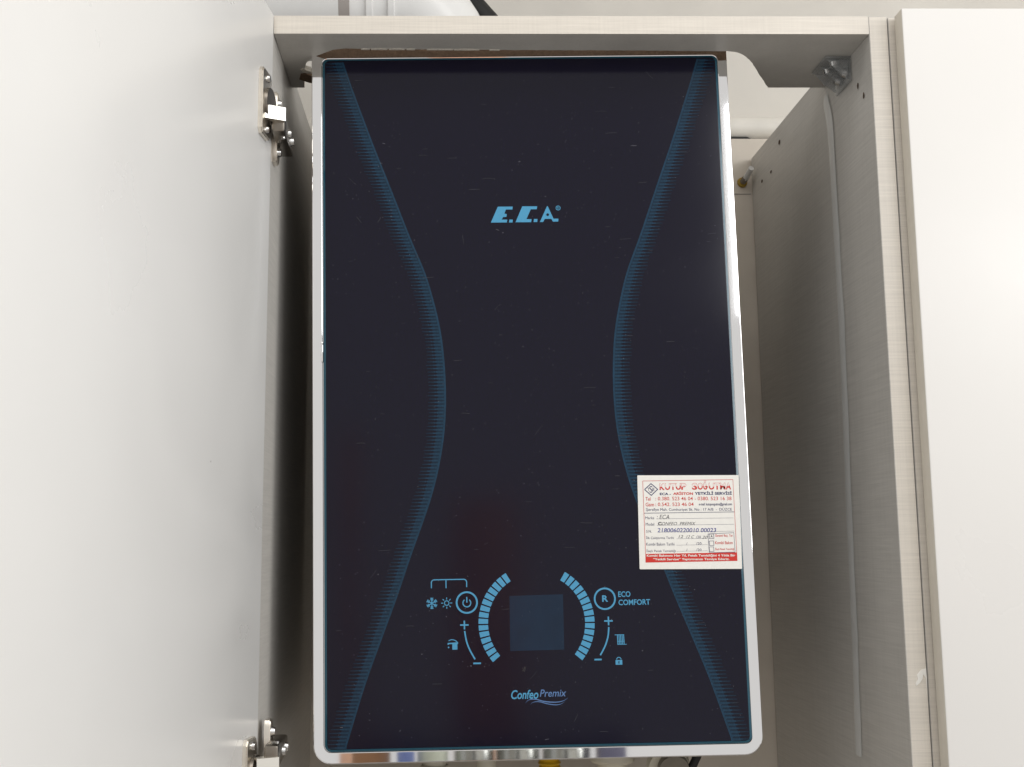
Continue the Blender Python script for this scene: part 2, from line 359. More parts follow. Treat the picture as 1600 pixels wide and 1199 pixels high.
# hanger bolt with yellow washer in the back corner
hb = tag(empty('hanger_bolt', (0.3555, 0.4330, 0.0680)), 'grey hanger bolt with yellow washer in the back right corner', 'bolt')
bm = NB(); cyl(bm, (0, 0, 0), (0, -.003, 0), .0068, .0062, 20); obj('washer', bm, 'brass', hb, smooth=True)
bm = NB(); cyl(bm, (0, -.004, 0), (0.002, -.012, .003), .0045, None, 6); obj('nut', bm, 'nickel_dark', hb)
bm = NB(); cyl(bm, (0.002, -.010, .002), (0.0045, -.030, .010), .0040, .0036, 14); obj('sleeve', bm, 'greyw', hb, smooth=True)

# neighbouring cabinet, closed
nb = tag(empty('wall_cabinet', (0, 0, 0)), 'closed white cabinet at the right, next to the open one', 'cabinet')
panel('side_panel', XR + TH + .0012, XR + 2 * TH + .0012, 0.0012, 0.43, -1.15, ZT - .0004, ['lam', 'edge'], nb)
bm = box(NB(), 0.3918, 1.0, -0.0215, -0.0030, -1.13, 0.0985, 0.0011, 3)
for f in bm.faces:
    f.normal_update()
    if f.normal.x < -0.9: f.material_index = 1
d2 = obj('door', bm, ['door2', 'door_edge'], nb, smooth=True)
d2['label'] = 'closed smooth white cabinet door'

# ------------------------------------------------------------------ boiler (local: x right, y back, z up; millimetres through S)
S = 0.001
ex = Vector((0.99995228, -0.00299489, 0.00929894)); ez = Vector((-0.00928183, 0.00567968, 0.99994079)); ey = ez.cross(ex)
BM = Matrix((ex, ey, ez)).transposed().to_4x4(); BM.translation = Vector((0.03965, 0.04355, -0.58996))
boiler = tag(empty('wall_boiler', mtx=BM), 'wall hung gas boiler with black glass front and chrome frame', 'boiler')
GW, GH = 197.4, 668.7
def rr(hw, z0, z1, r, n=8):
    p = []
    for cxx, czz, a0 in ((hw - r, z1 - r, 0), (-hw + r, z1 - r, 90), (-hw + r, z0 + r, 180), (hw - r, z0 + r, 270)):
        for i in range(n + 1):
            a = R(a0 + 90 * i / n); p.append((cxx + r * math.cos(a), czz + r * math.sin(a)))
    return p
def loft(bm, loops, cap0=False, cap1=False, mis=None):
    rings = [[bm.verts.new((x * S, y * S, z * S)) for x, z in lp_] for lp_, y in loops]
    for k, (a, b) in enumerate(zip(rings, rings[1:])):
        for i in range(len(a)):
            f = bm.faces.new((a[i], a[(i + 1) % len(a)], b[(i + 1) % len(a)], b[i])); f.material_index = mis[k] if mis else 0
    if cap0: bm.faces.new(rings[0])
    if cap1: bm.faces.new(rings[-1])
    return bm
def ring(d, y, r): return (rr(GW + d, -d * 1.06, GH + (d if d < 2 else 2 + (d - 2) * 3.4), r), y)
obj('casing', loft(NB(), [(rr(206.5, -4, GH + 4, 14), 22), (rr(206.5, -4, GH + 4, 14), 290)], True, True), 'case', boiler, smooth=True)
bm = loft(NB(), [ring(-8, 6.2, 4), ring(0.7, 6.2, 6), ring(0.9, 3.4, 6.2), ring(1.5, 3.2, 6.6), ring(1.7, 5.3, 6.8), ring(1.8, 5.5, 7), ring(2.0, 5.5, 7.2), ring(10.0, 5.5, 16.2), ring(10.25, 5.5, 16.4), ring(10.9, 5.75, 17.1), ring(11.2, 6.4, 17.5), ring(11.2, 6.7, 17.5), ring(11.2, 22.5, 17.5), ring(2, 22.5, 10)])
frame = obj('frame', bm, 'chrome', boiler, smooth=True)
for sx, z in ((-1, 373), (1, 386)):
    bm = NB(); box(bm, (sx * 208.2 - 1.3) * S, (sx * 208.2 + 1.3) * S, .0085, .0165, (z - 10) * S, (z + 10) * S, .0009)
    if sx < 0:
        bmesh.ops.translate(bm, verts=bm.verts, vec=(.0092, -.0062, 0))
    obj('clip', bm, 'chrome', frame, smooth=True)
obj('seal', loft(NB(), [ring(-10, 5.0, 4), ring(-1.2, 5.0, 5), ring(-1.2, 6.0, 5)], True), 'black', boiler)
def gr(d, y, r): return (rr(GW - d, d, GH - d, r), y)
glass = obj('glass_panel', loft(NB(), [gr(2.8, 0.0, 4.0), gr(2.3, 0.12, 4.4), gr(0.3, 0.8, 5.9), gr(0.0, 1.3, 6.2), gr(0.0, 4.6, 6.2), gr(2, 4.8, 4)], True, True, [0, 1, 1, 1, 1]), ['glass', 'glass_edge'], boiler)

# ---- flat print on the glass
YP = -0.00018
def flat(): 
    bm = bmesh.new(); return bm
def poly(bm, pts, y=YP):
    bm.faces.new([bm.verts.new((x * S, y, z * S)) for x, z in pts])
def stroke(bm, pts, wd, y=YP):
    pts = [Vector(p) for p in pts]; prev = None; h = wd / 2
    for i, p in enumerate(pts):
        d = (pts[min(i + 1, len(pts) - 1)] - pts[max(i - 1, 0)]).normalized(); n = Vector((-d.y, d.x))
        k = 1.0
        if 0 < i < len(pts) - 1:
            d1 = (pts[i] - pts[i - 1]).normalized(); k = 1 / max(.5, abs(n.dot(Vector((-d1.y, d1.x)))))
        a = bm.verts.new(((p + n * h * k).x * S, y, (p + n * h * k).y * S)); b = bm.verts.new(((p - n * h * k).x * S, y, (p - n * h * k).y * S))
        if prev: bm.faces.new((prev[0], prev[1], b, a))
        prev = (a, b)
def arc(cx, cz, r, a0, a1, n=40): return [(cx + r * math.cos(R(a0 + (a1 - a0) * i / n)), cz + r * math.sin(R(a0 + (a1 - a0) * i / n))) for i in range(n + 1)]
def annulus(bm, cx, cz, r0, r1, a0=0, a1=360, n=48, y=YP):
    P = arc(cx, cz, r0, a0, a1, n); Q = arc(cx, cz, r1, a0, a1, n)
    p = [bm.verts.new((x * S, y, z * S)) for x, z in P]; q = [bm.verts.new((x * S, y, z * S)) for x, z in Q]
    for i in range(n): bm.faces.new((p[i], p[i + 1], q[i + 1], q[i]))
def disc(bm, cx, cz, r, n=20, y=YP): poly(bm, arc(cx, cz, r, 0, 360, n)[:-1], y)
def smooth_curve(pts, n=6):
    out = []
    for i in range(len(pts) - 1):
        p0 = Vector(pts[max(i - 1, 0)]); p1 = Vector(pts[i]); p2 = Vector(pts[i + 1]); p3 = Vector(pts[min(i + 2, len(pts) - 1)])
        for k in range(n):
            t = k / n; out.append(tuple(0.5 * ((2 * p1) + (p2 - p0) * t + (2 * p0 - 5 * p1 + 4 * p2 - p3) * t * t + (3 * p1 - p0 - 3 * p2 + p3) * t ** 3)))
    out.append(tuple(pts[-1])); return out
def text_mesh(s, x0, x1, z0, z1, y, shear=0.0, bold=0.0, capref=None, keep=False):
    """lettering set into the box x0..x1, z0..z1 (mm); returns a mesh in metres, upright in the x z plane"""
    cu = bpy.data.curves.new('lettering', 'FONT'); cu.body = s; cu.size = 1.0; cu.shear = shear; cu.offset = bold; cu.fill_mode = 'FRONT'; cu.resolution_u = 3
    ob = bpy.data.objects.new('lettering', cu); C.objects.link(ob)
    dg = bpy.context.evaluated_depsgraph_get(); dg.update()
    me = bpy.data.meshes.new_from_object(ob.evaluated_get(dg)); bpy.data.objects.remove(ob); bpy.data.curves.remove(cu)
    xs = [v.co.x for v in me.vertices]; zs = [v.co.y for v in me.vertices]
    ax, bx = min(xs), max(xs); az, bz = (0.0, 0.73) if capref else (min(zs), max(zs))
    for v in me.vertices:
        v.co = Vector(((x0 + (v.co.x - ax) / (bx - ax) * (x1 - x0)) * S, y, (z0 + (v.co.y - az) / (bz - az) * (z1 - z0)) * S))
    return me
def text(name, s, x0, x1, z0, z1, mt, parent, y=YP, **k): return link(name, text_mesh(s, x0, x1, z0, z1, y, **k), mt, parent)

# curved stripes of dashes that fade outwards
curve = [(177.3, 667.0), (168.2, 638.2), (156.5, 604.5), (147.0, 577.5), (133.3, 541.0), (123.8, 515.2), (111.9, 483.0), (99.0, 450.5), (91.8, 426.0), (85.2, 396.4), (81.9, 370.5), (80.4, 342.0), (80.8, 312.5), (83.6, 284.5), (89.8, 253.0), (98.9, 222.3), (115.2, 178.5), (130.1, 137.0), (143.6, 102.0), (160.0, 58.5), (177.6, 4.0)]
cpts = smooth_curve(curve, 10)
def cx_at(z):
    for a, b in zip(cpts, cpts[1:]):
        if b[1] <= z <= a[1]: t = (a[1] - z) / max(1e-6, a[1] - b[1]); return a[0] + (b[0] - a[0]) * t
    return cpts[0][0] if z > cpts[0][1] else cpts[-1][0]
for sx in (-1, 1):
    st = NB(); sf = NB()
    PITCH_ = 3.28; z = GH - 4.0
    while z > 4.5:
        x = cx_at(z); wdt = 17.2 + 2.6 * (abs(z - 340) / 340) ** 2
        lim = GW - 3.0
        # solid lip along the inner side
        x2 = cx_at(max(3, z - PITCH_)); e0 = x; e1 = x2
        st.faces.new([st.verts.new((sx * q * S, YP, zz * S)) for q, zz in ((e0, z + .05), (e0 + 1.9, z + .05), (e1 + 1.9, z - PITCH_ + .05), (e1, z - PITCH_ + .05))])
        # soft field behind the dashes
        f1 = min(lim, x + wdt * .45)
        sf.faces.new([sf.verts.new((sx * q * S, YP * .5, zz * S)) for q, zz in ((e0 + 1.9, z), (f1, z), (min(lim, e1 + wdt * .45), z - PITCH_), (e1 + 1.9, z - PITCH_))])
        # tapering dash and the beads on it
        tip = min(lim, x + wdt * random.uniform(.93, 1.04)); h0 = 0.82; h1 = 0.42
        md = x + 1.8 + (tip - x - 1.8) * .5; hm = h0 + (h1 - h0) * .5; m2 = x + 1.8 + (tip - x - 1.8) * .8; h2 = h0 + (h1 - h0) * .8
        for q0, q1, ha, hb, mi in ((x + 1.8, md, h0, hm, 0), (md, m2, hm, h2, 1), (m2, tip, h2, h1, 2)):
            f = st.faces.new([st.verts.new((sx * q * S, YP, zz * S)) for q, zz in ((q0, z - 1.6 + ha), (q1, z - 1.6 + hb), (q1, z - 1.6 - hb), (q0, z - 1.6 - ha))]); f.material_index = mi
        for kx, rr_ in ((3.2, 1.12), (5.6, 1.02), (8.0, .92), (10.4, .78)):
            if x + kx + 1 < lim: poly(st, arc(sx * (x + kx), z - 1.6, rr_, 0, 360, 8)[:-1], YP * 1.5)
        z -= PITCH_
    o = obj('curved_stripe', st, ['band', 'band_dim', 'band_soft'], glass); obj('stripe_field', sf, 'band_soft', glass)

# brand lettering
bm = NB()
for p in ([(-33.46, 498.5), (-26.31, 514.45), (-11.74, 514.35), (-12.06, 511.42), (-18.41, 511.5), (-20.08, 507.45), (-17.71, 506.9), (-18.15, 504.06), (-21.43, 503.9), (-22.74, 501.34), (-17.4, 501.3), (-17.8, 498.4)],
          [(-15.21, 501.25), (-11.95, 501.2), (-12.27, 498.3), (-15.78, 498.35)],
          [(-9.32, 498.5), (-2.3, 514.5), (12.34, 514.35), (11.88, 511.38), (5.97, 511.45), (1.43, 501.55), (6.45, 501.48), (6.06, 498.4)],
          [(8.84, 501.58), (12.3, 501.54), (12.03, 498.5), (8.38, 498.5)],
          [(14.53, 498.41), (22.0, 514.3), (22.75, 514.3), (28.01, 501.66), (32.84, 501.6), (32.57, 498.69), (27.42, 498.7), (25.74, 501.49), (19.46, 501.5), (17.67, 498.37)]): poly(bm, p)
lg = obj('brand_lettering', bm, 'cyan', glass)
bm = NB(); disc(bm, 22.41, 505.74, 1.35, 20, YP * 2); obj('brand_lettering_hole', bm, 'glass', glass)
bm = NB(); annulus(bm, 32.86, 512.4, 1.75, 2.35, n=24); obj('registered_mark', bm, 'cyan', glass)
text('registered_letter', 'R', 32.0, 33.8, 511.3, 513.6, 'cyan', glass)

# dial segments
dm = None
for side in (-1, 1):
    for i in range(15):
        a = -40.0 + i * (100.6 / 14) * (14 / 15.0); a1 = a + 5.25
        P = [(0.5 + side * rad_ * math.cos(R(t)), 112.9 + rad_ * math.sin(R(t))) for rad_, t in ((45.4, a), (54.3, a), (54.3, (a + a1) / 2), (54.3, a1), (45.4, a1))]
        bm = NB(); poly(bm, P); obj('dial_segment', bm, 'cyan', glass)
bm = NB(); poly(bm, rr_pts) if False else poly(bm, [(-24.3, 138.3), (26.0, 138.9), (25.6, 88.1), (-24.8, 87.7)]); obj('display', bm, 'display', glass)['label'] = 'dark blue square display window'

# touch icons
bm = NB(); annulus(bm, -64.33, 133.0, 8.7, 10.35); obj('power_ring', bm, 'cyan', glass)
bm = NB(); annulus(bm, -64.3, 132.6, 3.1, 4.15, 128, 412, 30); poly(bm, [(-64.85, 138.1), (-63.75, 138.1), (-63.75, 132.9), (-64.85, 132.9)]); obj('power_icon', bm, 'cyan', glass)
bm = NB(); stroke(bm, [(-97.2, 146.8), (-97.15, 151.6)] + [(x, z) for x, z in arc(-94.4, 151.7, 2.8, 180, 90, 6)] + arc(-66.9, 151.7, 2.8, 90, 0, 6) + [(-64.2, 147.2)], 0.95)
poly(bm, [(-83.95, 154.2), (-83.0, 154.2), (-83.0, 146.6), (-83.95, 146.6)], YP * 1.5); obj('mode_bracket', bm, 'cyan', glass)
bm = NB()
for k in range(6):
    a = R(30 + 60 * k) if True else 0; c0 = Vector((-97.0, 132.85)); d = Vector((math.cos(a), math.sin(a))); n = Vector((-d.y, d.x))
    stroke(bm, [c0 + d * .2, c0 + d * 5.2], .85, YP * (1 + .05 * k))
    for q in (2.5, 3.9):
        for s in (-1, 1): stroke(bm, [c0 + d * q, c0 + d * (q + 1.1) + n * s * 1.35], .7, YP * (1.4 + .05 * k))
obj('snowflake_icon', bm, 'cyan', glass)
bm = NB(); annulus(bm, -83.13, 132.85, 1.7, 2.5, n=24)
for k in range(8):
    d = Vector((math.cos(R(45 * k)), math.sin(R(45 * k)))); c0 = Vector((-83.13, 132.85)); stroke(bm, [c0 + d * 3.3, c0 + d * 5.2], .75)
obj('sun_icon', bm, 'cyan', glass)
def plus(cx, cz):
    bm = NB(); h = .68; L_ = 4.0
    poly(bm, [(cx - L_, cz - h), (cx - h, cz - h), (cx - h, cz - L_), (cx + h, cz - L_), (cx + h, cz - h), (cx + L_, cz - h), (cx + L_, cz + h), (cx + h, cz + h), (cx + h, cz + L_), (cx - h, cz + L_), (cx - h, cz + h), (cx - L_, cz + h)])
    obj('plus_icon', bm, 'cyan', glass)
plus(-67.0, 112.4); plus(67.8, 113.5)
for p in ([(-66.88, 106.9), (-65.28, 97.4), (-62.46, 89.7), (-57.7, 80.9)], [(67.9, 107.9), (66.87, 99.4), (63.86, 90.7), (59.07, 82.3)]):
    bm = NB(); stroke(bm, smooth_curve(p, 6), 1.4); obj('slider_line', bm, 'cyan', glass)
for x0, x1, z in ((-59.4, -52.3, 77.2), (53.4, 60.2, 78.4)):
    bm = NB(); poly(bm, [(x0, z - .75), (x1, z - .75), (x1, z + .75), (x0, z + .75)]); obj('minus_icon', bm, 'cyan', glass)
bm = NB()
poly(bm, [(-78.6, 90.1), (-73.9, 90.1), (-73.9, 94.9), (-72.9, 95.9), (-74.2, 96.7), (-82.9, 96.3), (-83.0, 94.6), (-82.0, 94.6), (-81.6, 95.2), (-78.6, 95.2)])
stroke(bm, smooth_curve([(-82.0, 98.2), (-79.2, 99.2), (-75.6, 98.3), (-73.2, 95.8)], 5), .8, YP * 1.4); disc(bm, -82.1, 92.2, .75, 10)
obj('tap_icon', bm, 'cyan', glass)
bm = NB(); annulus(bm, 65.13, 134.0, 8.75, 10.35); obj('reset_ring', bm, 'cyan', glass)
text('reset_letter', 'R', 62.6, 68.2, 131.2, 137.2, 'cyan', glass, bold=.03)
text('eco_lettering', 'ECO', 77.84, 89.4, 135.3, 140.5, 'cyan', glass, bold=.018)
text('comfort_lettering', 'COMFORT', 77.85, 107.6, 127.7, 132.9, 'cyan', glass, bold=.018)
bm = NB()
for k in range(5): poly(bm, [(75.5 + k * 1.45, 91.9), (76.3 + k * 1.45, 91.9), (76.1 + k * 1.45, 100.4), (75.3 + k * 1.45, 100.4)])
poly(bm, [(73.2, 100.3), (82.0, 100.3), (82.0, 100.9), (73.2, 100.9)]); poly(bm, [(75.4, 91.5), (84.0, 91.5), (84.0, 92.1), (75.4, 92.1)]); poly(bm, [(75.2, 94.4), (82.2, 94.4), (82.2, 94.9), (75.2, 94.9)], YP * 1.3)
obj('radiator_icon', bm, 'cyan', glass)
bm = NB(); poly(bm, [(73.1, 73.3), (79.3, 73.3), (79.3, 77.6), (73.1, 77.6)]); annulus(bm, 76.2, 78.0, 1.65, 2.4, 0, 180, 16)
obj('padlock_icon', bm, 'cyan', glass)
bm = NB(); disc(bm, 76.2, 75.9, .6, 10, YP * 2); poly(bm, [(75.9, 74.3), (76.5, 74.3), (76.5, 75.9), (75.9, 75.9)], YP * 2.4); obj('padlock_keyhole', bm, 'glass', glass)
text('model_lettering', 'Confeo', -25.0, 0.3, 44.0, 52.3, 'cyan', glass, shear=.22, bold=.018)
text('model_lettering', 'Premix', 1.6, 26.2, 45.6, 52.2, 'cyan_dim', glass, shear=.22, bold=.006)
bm = NB()
def swoosh(p, wmax):
    q = smooth_curve(p, 8); n = len(q)
    for i in range(n - 1):
        w0 = wmax * math.sin(math.pi * (i + .15) / n); w1 = wmax * math.sin(math.pi * min(1, (i + 1.0) / n)); a, b = q[i], q[i + 1]
        poly(bm, [(a[0], a[1] - w0 / 2), (b[0], b[1] - w1 / 2), (b[0], b[1] + w1 / 2), (a[0], a[1] + w0 / 2)])
swoosh([(-12.6, 39.9), (-8.5, 43.2), (-2.5, 43.6), (6, 41.4), (16, 40.6), (23, 41.6), (27.6, 44.2)], .95)
swoosh([(-8.0, 38.6), (-4.5, 41.0), (1.0, 41.3), (8, 39.4), (16, 38.2), (21, 38.9), (24.5, 41.2)], .75)
obj('model_swoosh', bm, 'cyan_dim', glass)
# dust, smears and a fingerprint
bm = NB()
def speck(x, z, a, b, t):
    pts = []
    for i in range(6):
        q = 2 * math.pi * i / 6; r_ = random.uniform(.6, 1.1); px_, pz_ = a * r_ * math.cos(q), b * r_ * math.sin(q)
        pts.append((x + px_ * math.cos(t) - pz_ * math.sin(t), z + px_ * math.sin(t) + pz_ * math.cos(t)))
    poly(bm, pts, YP * 1.7)
for k in range(950):
    r_ = random.choice((.12, .15, .18, .21, .25)) if random.random() < .97 else random.uniform(.22, .33)
    speck(random.uniform(-190, 190), random.uniform(8, 655), r_ * random.uniform(1, 2.0), r_, random.uniform(-.5, .5))
for x, z, L_, t in ((-182, 22, 2.0, 0), (-156, 28, .9, .1), (-126, 36, .8, 1.0), (-128, 18, 1.2, .7), (-27, 491, 2.4, -.4), (-22, 488, 1.2, .1), (-137, 580, 2.0, -.3), (-140, 560, 1.5, -.2), (7, 7.5, 3.0, .15), (110, 575, 4, .02), (-4, 560, 1.5, .3)):
    speck(x, z, L_, .16, t)
d = obj('dust', bm, 'dust', glass); d['kind'] = 'stuff'
bm = NB()
for k in range(70):
    x = random.uniform(-185, 185); z = random.uniform(12, 650); L_ = random.uniform(1.5, 6); t = random.choice((0, 0, .05, -.06, random.uniform(-1.5, 1.5))); bend = random.uniform(-.12, .12)
    stroke(bm, [(x + L_ * u_ * math.cos(t) - bend * L_ * u_ * u_ * math.sin(t), z + L_ * u_ * math.sin(t) + bend * L_ * u_ * u_ * math.cos(t)) for u_ in (-1, -.5, 0, .5, 1)], random.uniform(.14, .3), YP * (1.8 + .004 * k))
d = obj('wipe_marks', bm, 'wipe', glass); d['kind'] = 'stuff'
bm = NB()
for k in range(46):
    a = random.uniform(0, 6.28); q = random.uniform(.3, 2.6); bm_ = bm; disc(bm, -11.7 + q * math.cos(a), 71.2 + q * math.sin(a), random.uniform(.12, .4), 7, YP * (1.2 + k * .01))
obj('fingerprint', bm, 'smudge', glass)

# ------------------------------------------------------------------ service sticker on the glass
SM = BM @ Matrix.Translation((98.9 * S, -0.0006, 160.7 * S)) @ Matrix.Rotation(R(0.85), 4, 'Y')
stk = tag(empty('service_sticker', mtx=SM), 'white and red service sticker with handwritten entries on the black glass', 'sticker')
SW, SH = 96.9, 88.3
bm = NB(); bm2 = rr(SW / 2, 0, SH, .8, 3)
A = [bm.verts.new(((x + SW / 2) * S, -0.0002, z * S)) for x, z in bm2]; B = [bm.verts.new(((x + SW / 2) * S, 0.0001, z * S)) for x, z in bm2]
bm.faces.new(A); bm.faces.new(B[::-1])
for i in range(len(A)): bm.faces.new((A[i], B[i], B[(i + 1) % len(A)], A[(i + 1) % len(A)]))
obj('paper_sheet', bm, 'paper', stk)
YS = -0.00032
def sx_(px): return (px - 108) / 1066 * SW          # sheet measured on a 1066 x 982 grid
def sz_(py): return SH - (py - 150) / 983 * SH
def sk(px, py): # undo the slight shear of the photo grid
    return sx_(px - (py - 150) / 983 * 30 + 15), sz_(py)
def rule(name, pts, wd, mt, y=YS):
    bm = NB(); stroke(bm, [sk(*p) for p in pts], wd, y); obj(name, bm, mt, stk)
def st(s, px0, px1, py_base, py_top, mt, y=YS, name='lettering', **k):
    x0, z0 = sk(px0, py_base); x1, _ = sk(px1, py_base); z1 = sz_(py_top)
    return text(name, s, x0, x1, z0, z1, mt, stk, y=y, **k)
rule('border', [(150, 210), (1097, 197), (1133, 962)], .45, 'pink'); rule('border', [(150, 210), (183, 975)], .45, 'pink')
rule('divider', [(165, 549), (1112, 538)], .5, 'violet')
# diamond mark
rule('diamond_mark', [(170, 300), (237, 238), (307, 298), (240, 362), (170, 300)], .75, 'navy')
st('T', 203, 222, 315, 282, 'navy', bold=.01); st('S', 222, 254, 334, 264, 'navy', bold=.0); st('E', 254, 274, 315, 284, 'navy', bold=.01)
# snow-capped title, letter by letter
def title(word, px0, px1, base, topy, sl):
    n = len(word); wd = (px1 - px0) / n
    for i, ch in enumerate(word):
        a = px0 + i * wd + 2; b = px0 + (i + 1) * wd - 6; dy = -sl * i
        tp_ = topy - (24 if ch == 'Ğ' else 0)
        x0, z0 = sk(a, base + dy); x1, _ = sk(b, base + dy); z1 = sz_(tp_ + dy)
        me = text_mesh(ch, x0, x1, z0, z1, YS, bold=.022)
        b2 = bmesh.new(); b2.from_mesh(me); bpy.data.meshes.remove(me)
        zmid = (z0 + (sz_(topy + dy) - z0) * random.uniform(.50, .60)) * S
        bmesh.ops.bisect_plane(b2, geom=b2.verts[:] + b2.edges[:] + b2.faces[:], plane_co=((x0 + x1) / 2 * S, 0, zmid), plane_no=(random.choice((-.25, .25)), 0, 1))
        for f in b2.faces: f.material_index = 1 if f.calc_center_median().z > zmid else 0
        obj('title_letter', b2, ['red', 'snow'], stk)
        me2 = text_mesh(ch, x0 - .25, x1 + .25, z0 + (z1 - z0) * .0, z1 + .35, YS * .85, bold=.03)
        b3 = bmesh.new(); b3.from_mesh(me2); bpy.data.meshes.remove(me2); obj('title_outline', b3, 'pink', stk)
title('KUTUP', 328, 612, 306, 240, 0.6); title('SOĞUTMA', 668, 1082, 304, 236, 0.4)
st('ECA -', 330, 446, 360, 334, 'navy', bold=.03); st('ARİSTON', 470, 678, 358, 322, 'red', bold=.03); st('YETKİLİ SERVİSİ', 696, 1086, 358, 318, 'navy', bold=.03)
st('Tel', 180, 233, 418, 380, 'pink', bold=.012); st(': 0.380. 523 46 04 - 0380. 523 16 38', 284, 1082, 415, 377, 'red', bold=.002)
st('Gsm', 182, 270, 478, 438, 'pink', bold=.012); st(': 0.542. 523 46 04', 284, 684, 475, 438, 'red', bold=.002)
st('e-mail: kutupsogutma@gmail.com', 740, 1086, 478, 440, 'navy', bold=.012)
st('Şerefiye Mah. Cumhuriyet Sk. No : 17 A/B  -  DÜZCE', 186, 1086, 534, 490, 'navy')
for s, a, b, y0, y1 in (('Marka', 180, 272, 612, 584), ('Model', 184, 272, 680, 650), ('S.N.', 190, 246, 752, 726), ('İlk Çalıştırma Tarihi', 188, 478, 826, 786), ('Kombi Bakım Tarihi', 190, 484, 888, 858), ('İlaçlı Petek Temizliği', 192, 498, 962, 924)):
    st(s, a, b, y0, y1, 'violet')
for y, a, b in ((607, 300, 1100), (674, 300, 1105), (746, 310, 1108)): rule('rule', [(a, y + 2), (b, y - 6)], .22, 'violet')
for y in (818, 884, 948): rule('rule', [(505, y), (830, y - 4)], .18, 'violet')
for y in (874, 940): st('/', 608, 620, y + 6, y - 18, 'violet'); st('/20', 712, 766, y + 8, y - 20, 'violet')
st('/20', 712, 760, 812, 786, 'violet')
st(': ECA', 298, 430, 612, 566, 'pencil', shear=.25, name='handwriting'); st('C', 312, 350, 678, 640, 'pencil', bold=.05, name='handwriting')
st('ONFEO  PREMIX', 352, 706, 676, 642, 'pencil', shear=.3, name='handwriting')
st('2180060220010 00023', 306, 920, 750, 706, 'pen', shear=.15, bold=.006, name='handwriting')
st('12', 526, 576, 810, 780, 'pencil', shear=.3, name='handwriting'); st('12 C', 606, 692, 812, 782, 'pencil', shear=.4, name='handwriting'); st('20', 770, 832, 818, 788, 'pencil', shear=.4, name='handwriting')
rule('tick_frame', [(834, 768), (1104, 756), (1116, 958), (846, 964), (834, 768)], .4, 'violet')
for y in (794, 866, 928): rule('tick_box', [(846, y - 24), (892, y - 25), (896, y + 22), (850, y + 23), (846, y - 24)], .4, 'violet')
st('A', 860, 884, 806, 780, 'pencil', bold=.02, name='handwriting')
for s, y, b in (('Garanti Baş. Tar.', 804, 1098), ('Kombi Bakım', 876, 1092), ('İlaçlı Petek Temizliği', 942, 1108)): st(s, 908, b, y, y - 32, 'pink', bold=.012)
bm = NB(); poly(bm, [sk(182, 974), sk(1136, 962), sk(1140, 1050), sk(184, 1064)], YS); obj('red_band', bm, 'red', stk)
st('Kombi Bakımını Her Yıl, Petek Temizliğini 4 Yılda Bir', 196, 1118, 1010, 978, 'paper', y=YS * 1.5, bold=.025)
st('“Yetkili Servise” Yaptırmanızı Tavsiye Ederiz.', 262, 1056, 1048, 1018, 'paper', y=YS * 1.5, bold=.025)

# ------------------------------------------------------------------ flue above the cabinet
fl = tag(empty('flue_pipe', (-0.04, 0.2, 0.10)), 'white flue elbow and collars above the cabinet top', 'flue')
def rel(p): return (p[0] + 0.04, p[1] - 0.2, p[2] - 0.10)
fz = .1985
elb = [rel((-0.150, .2, fz)), rel((-0.120, .2, fz))] + [rel((-0.098 + .058 * math.sin(R(a)), .2, fz - .058 + .058 * math.cos(R(a)))) for a in range(0, 91, 9)] + [rel((-0.040, .2, 0.11))]
obj('elbow', tube(NB(), elb, .052, 40), 'white', fl, smooth=True)
for x in (-0.1225, -0.0985):
    bm = NB(); tube(bm, [rel((x - .0045, .2, fz)), rel((x - .003, .2, fz)), rel((x + .003, .2, fz)), rel((x + .0045, .2, fz))], [.0525, .0555, .0555, .0525], 40)
    obj('clamp_ring', bm, 'white', fl, smooth=True)
obj('seal', tube(NB(), [rel((-0.160, .2, fz)), rel((-0.144, .2, fz))], .0535, 40), 'taupe', fl, smooth=True)  # taupe band painted where there is only a shadow gap
obj('sleeve', tube(NB(), [rel((-0.42, .2, fz)), rel((-0.156, .2, fz))], .0560, 40), 'greyw', fl, smooth=True)
gk = obj('rubber_hose', tube(NB(), smooth_curve([(0.040, .235, .13), (0.030, .240, .17), (0.0180, .243, .197), (0.006, .246, .214), (-0.008, .250, .232), (-0.03, .25, .25)], 5), .013, 16), 'black', smooth=True)  # plain black bend for the dark wedge beside the elbow
tag(gk, 'black rubber hose bending behind the white flue elbow', 'hose')

# ------------------------------------------------------------------ connections under the boiler
gh = tag(empty('gas_hose', (0.063, 0.2, -0.60)), 'yellow corrugated gas hose under the boiler', 'hose')
pts, rad = [], []
for i in range(281):
    z = -0.004 - i * .0012; pts.append((0.004 * math.sin(i * .008), 0, z)); rad.append(.0112 + .0010 * math.sin(i * 2 * math.pi / 4))
obj('hose', tube(NB(), pts, rad, 20), 'yellow', gh, smooth=True)
bm = NB(); cyl(bm, (0, 0, .02), (0, 0, -.006), .0125, None, 6); obj('nut', bm, 'nickel', gh)
def pipe(x, y, r, label, mt, collars):
    p = tag(empty('connection_pipe', (x, y, -0.60)), label, 'pipe', 'pipes under the boiler')
    bm = NB(); cyl(bm, (0, 0, .02), (0, 0, -.40), r, None, 24); obj('tube', bm, mt, p, smooth=True)
    for z, k, h in collars:
        bm = NB(); tube(bm, [(0, 0, z), (0, 0, z - h * .15), (0, 0, z - h * .85), (0, 0, z - h)], [r * k * .9, r * k, r * k, r * k * .9], 24); obj('collar', bm, mt, p, smooth=True)
pipe(-0.056, .2, .012, 'pale pipe under the left half of the boiler', 'cream', [(-.03, 1.3, .02)])
pipe(-0.002, .2, .010, 'thin pale pipe under the middle of the boiler', 'cream', [])
pipe(0.128, .19, .0155, 'cream pipe with stepped collar right of the yellow hose', 'cream', [(-.012, 1.5, .016), (-.036, 1.25, .02)])
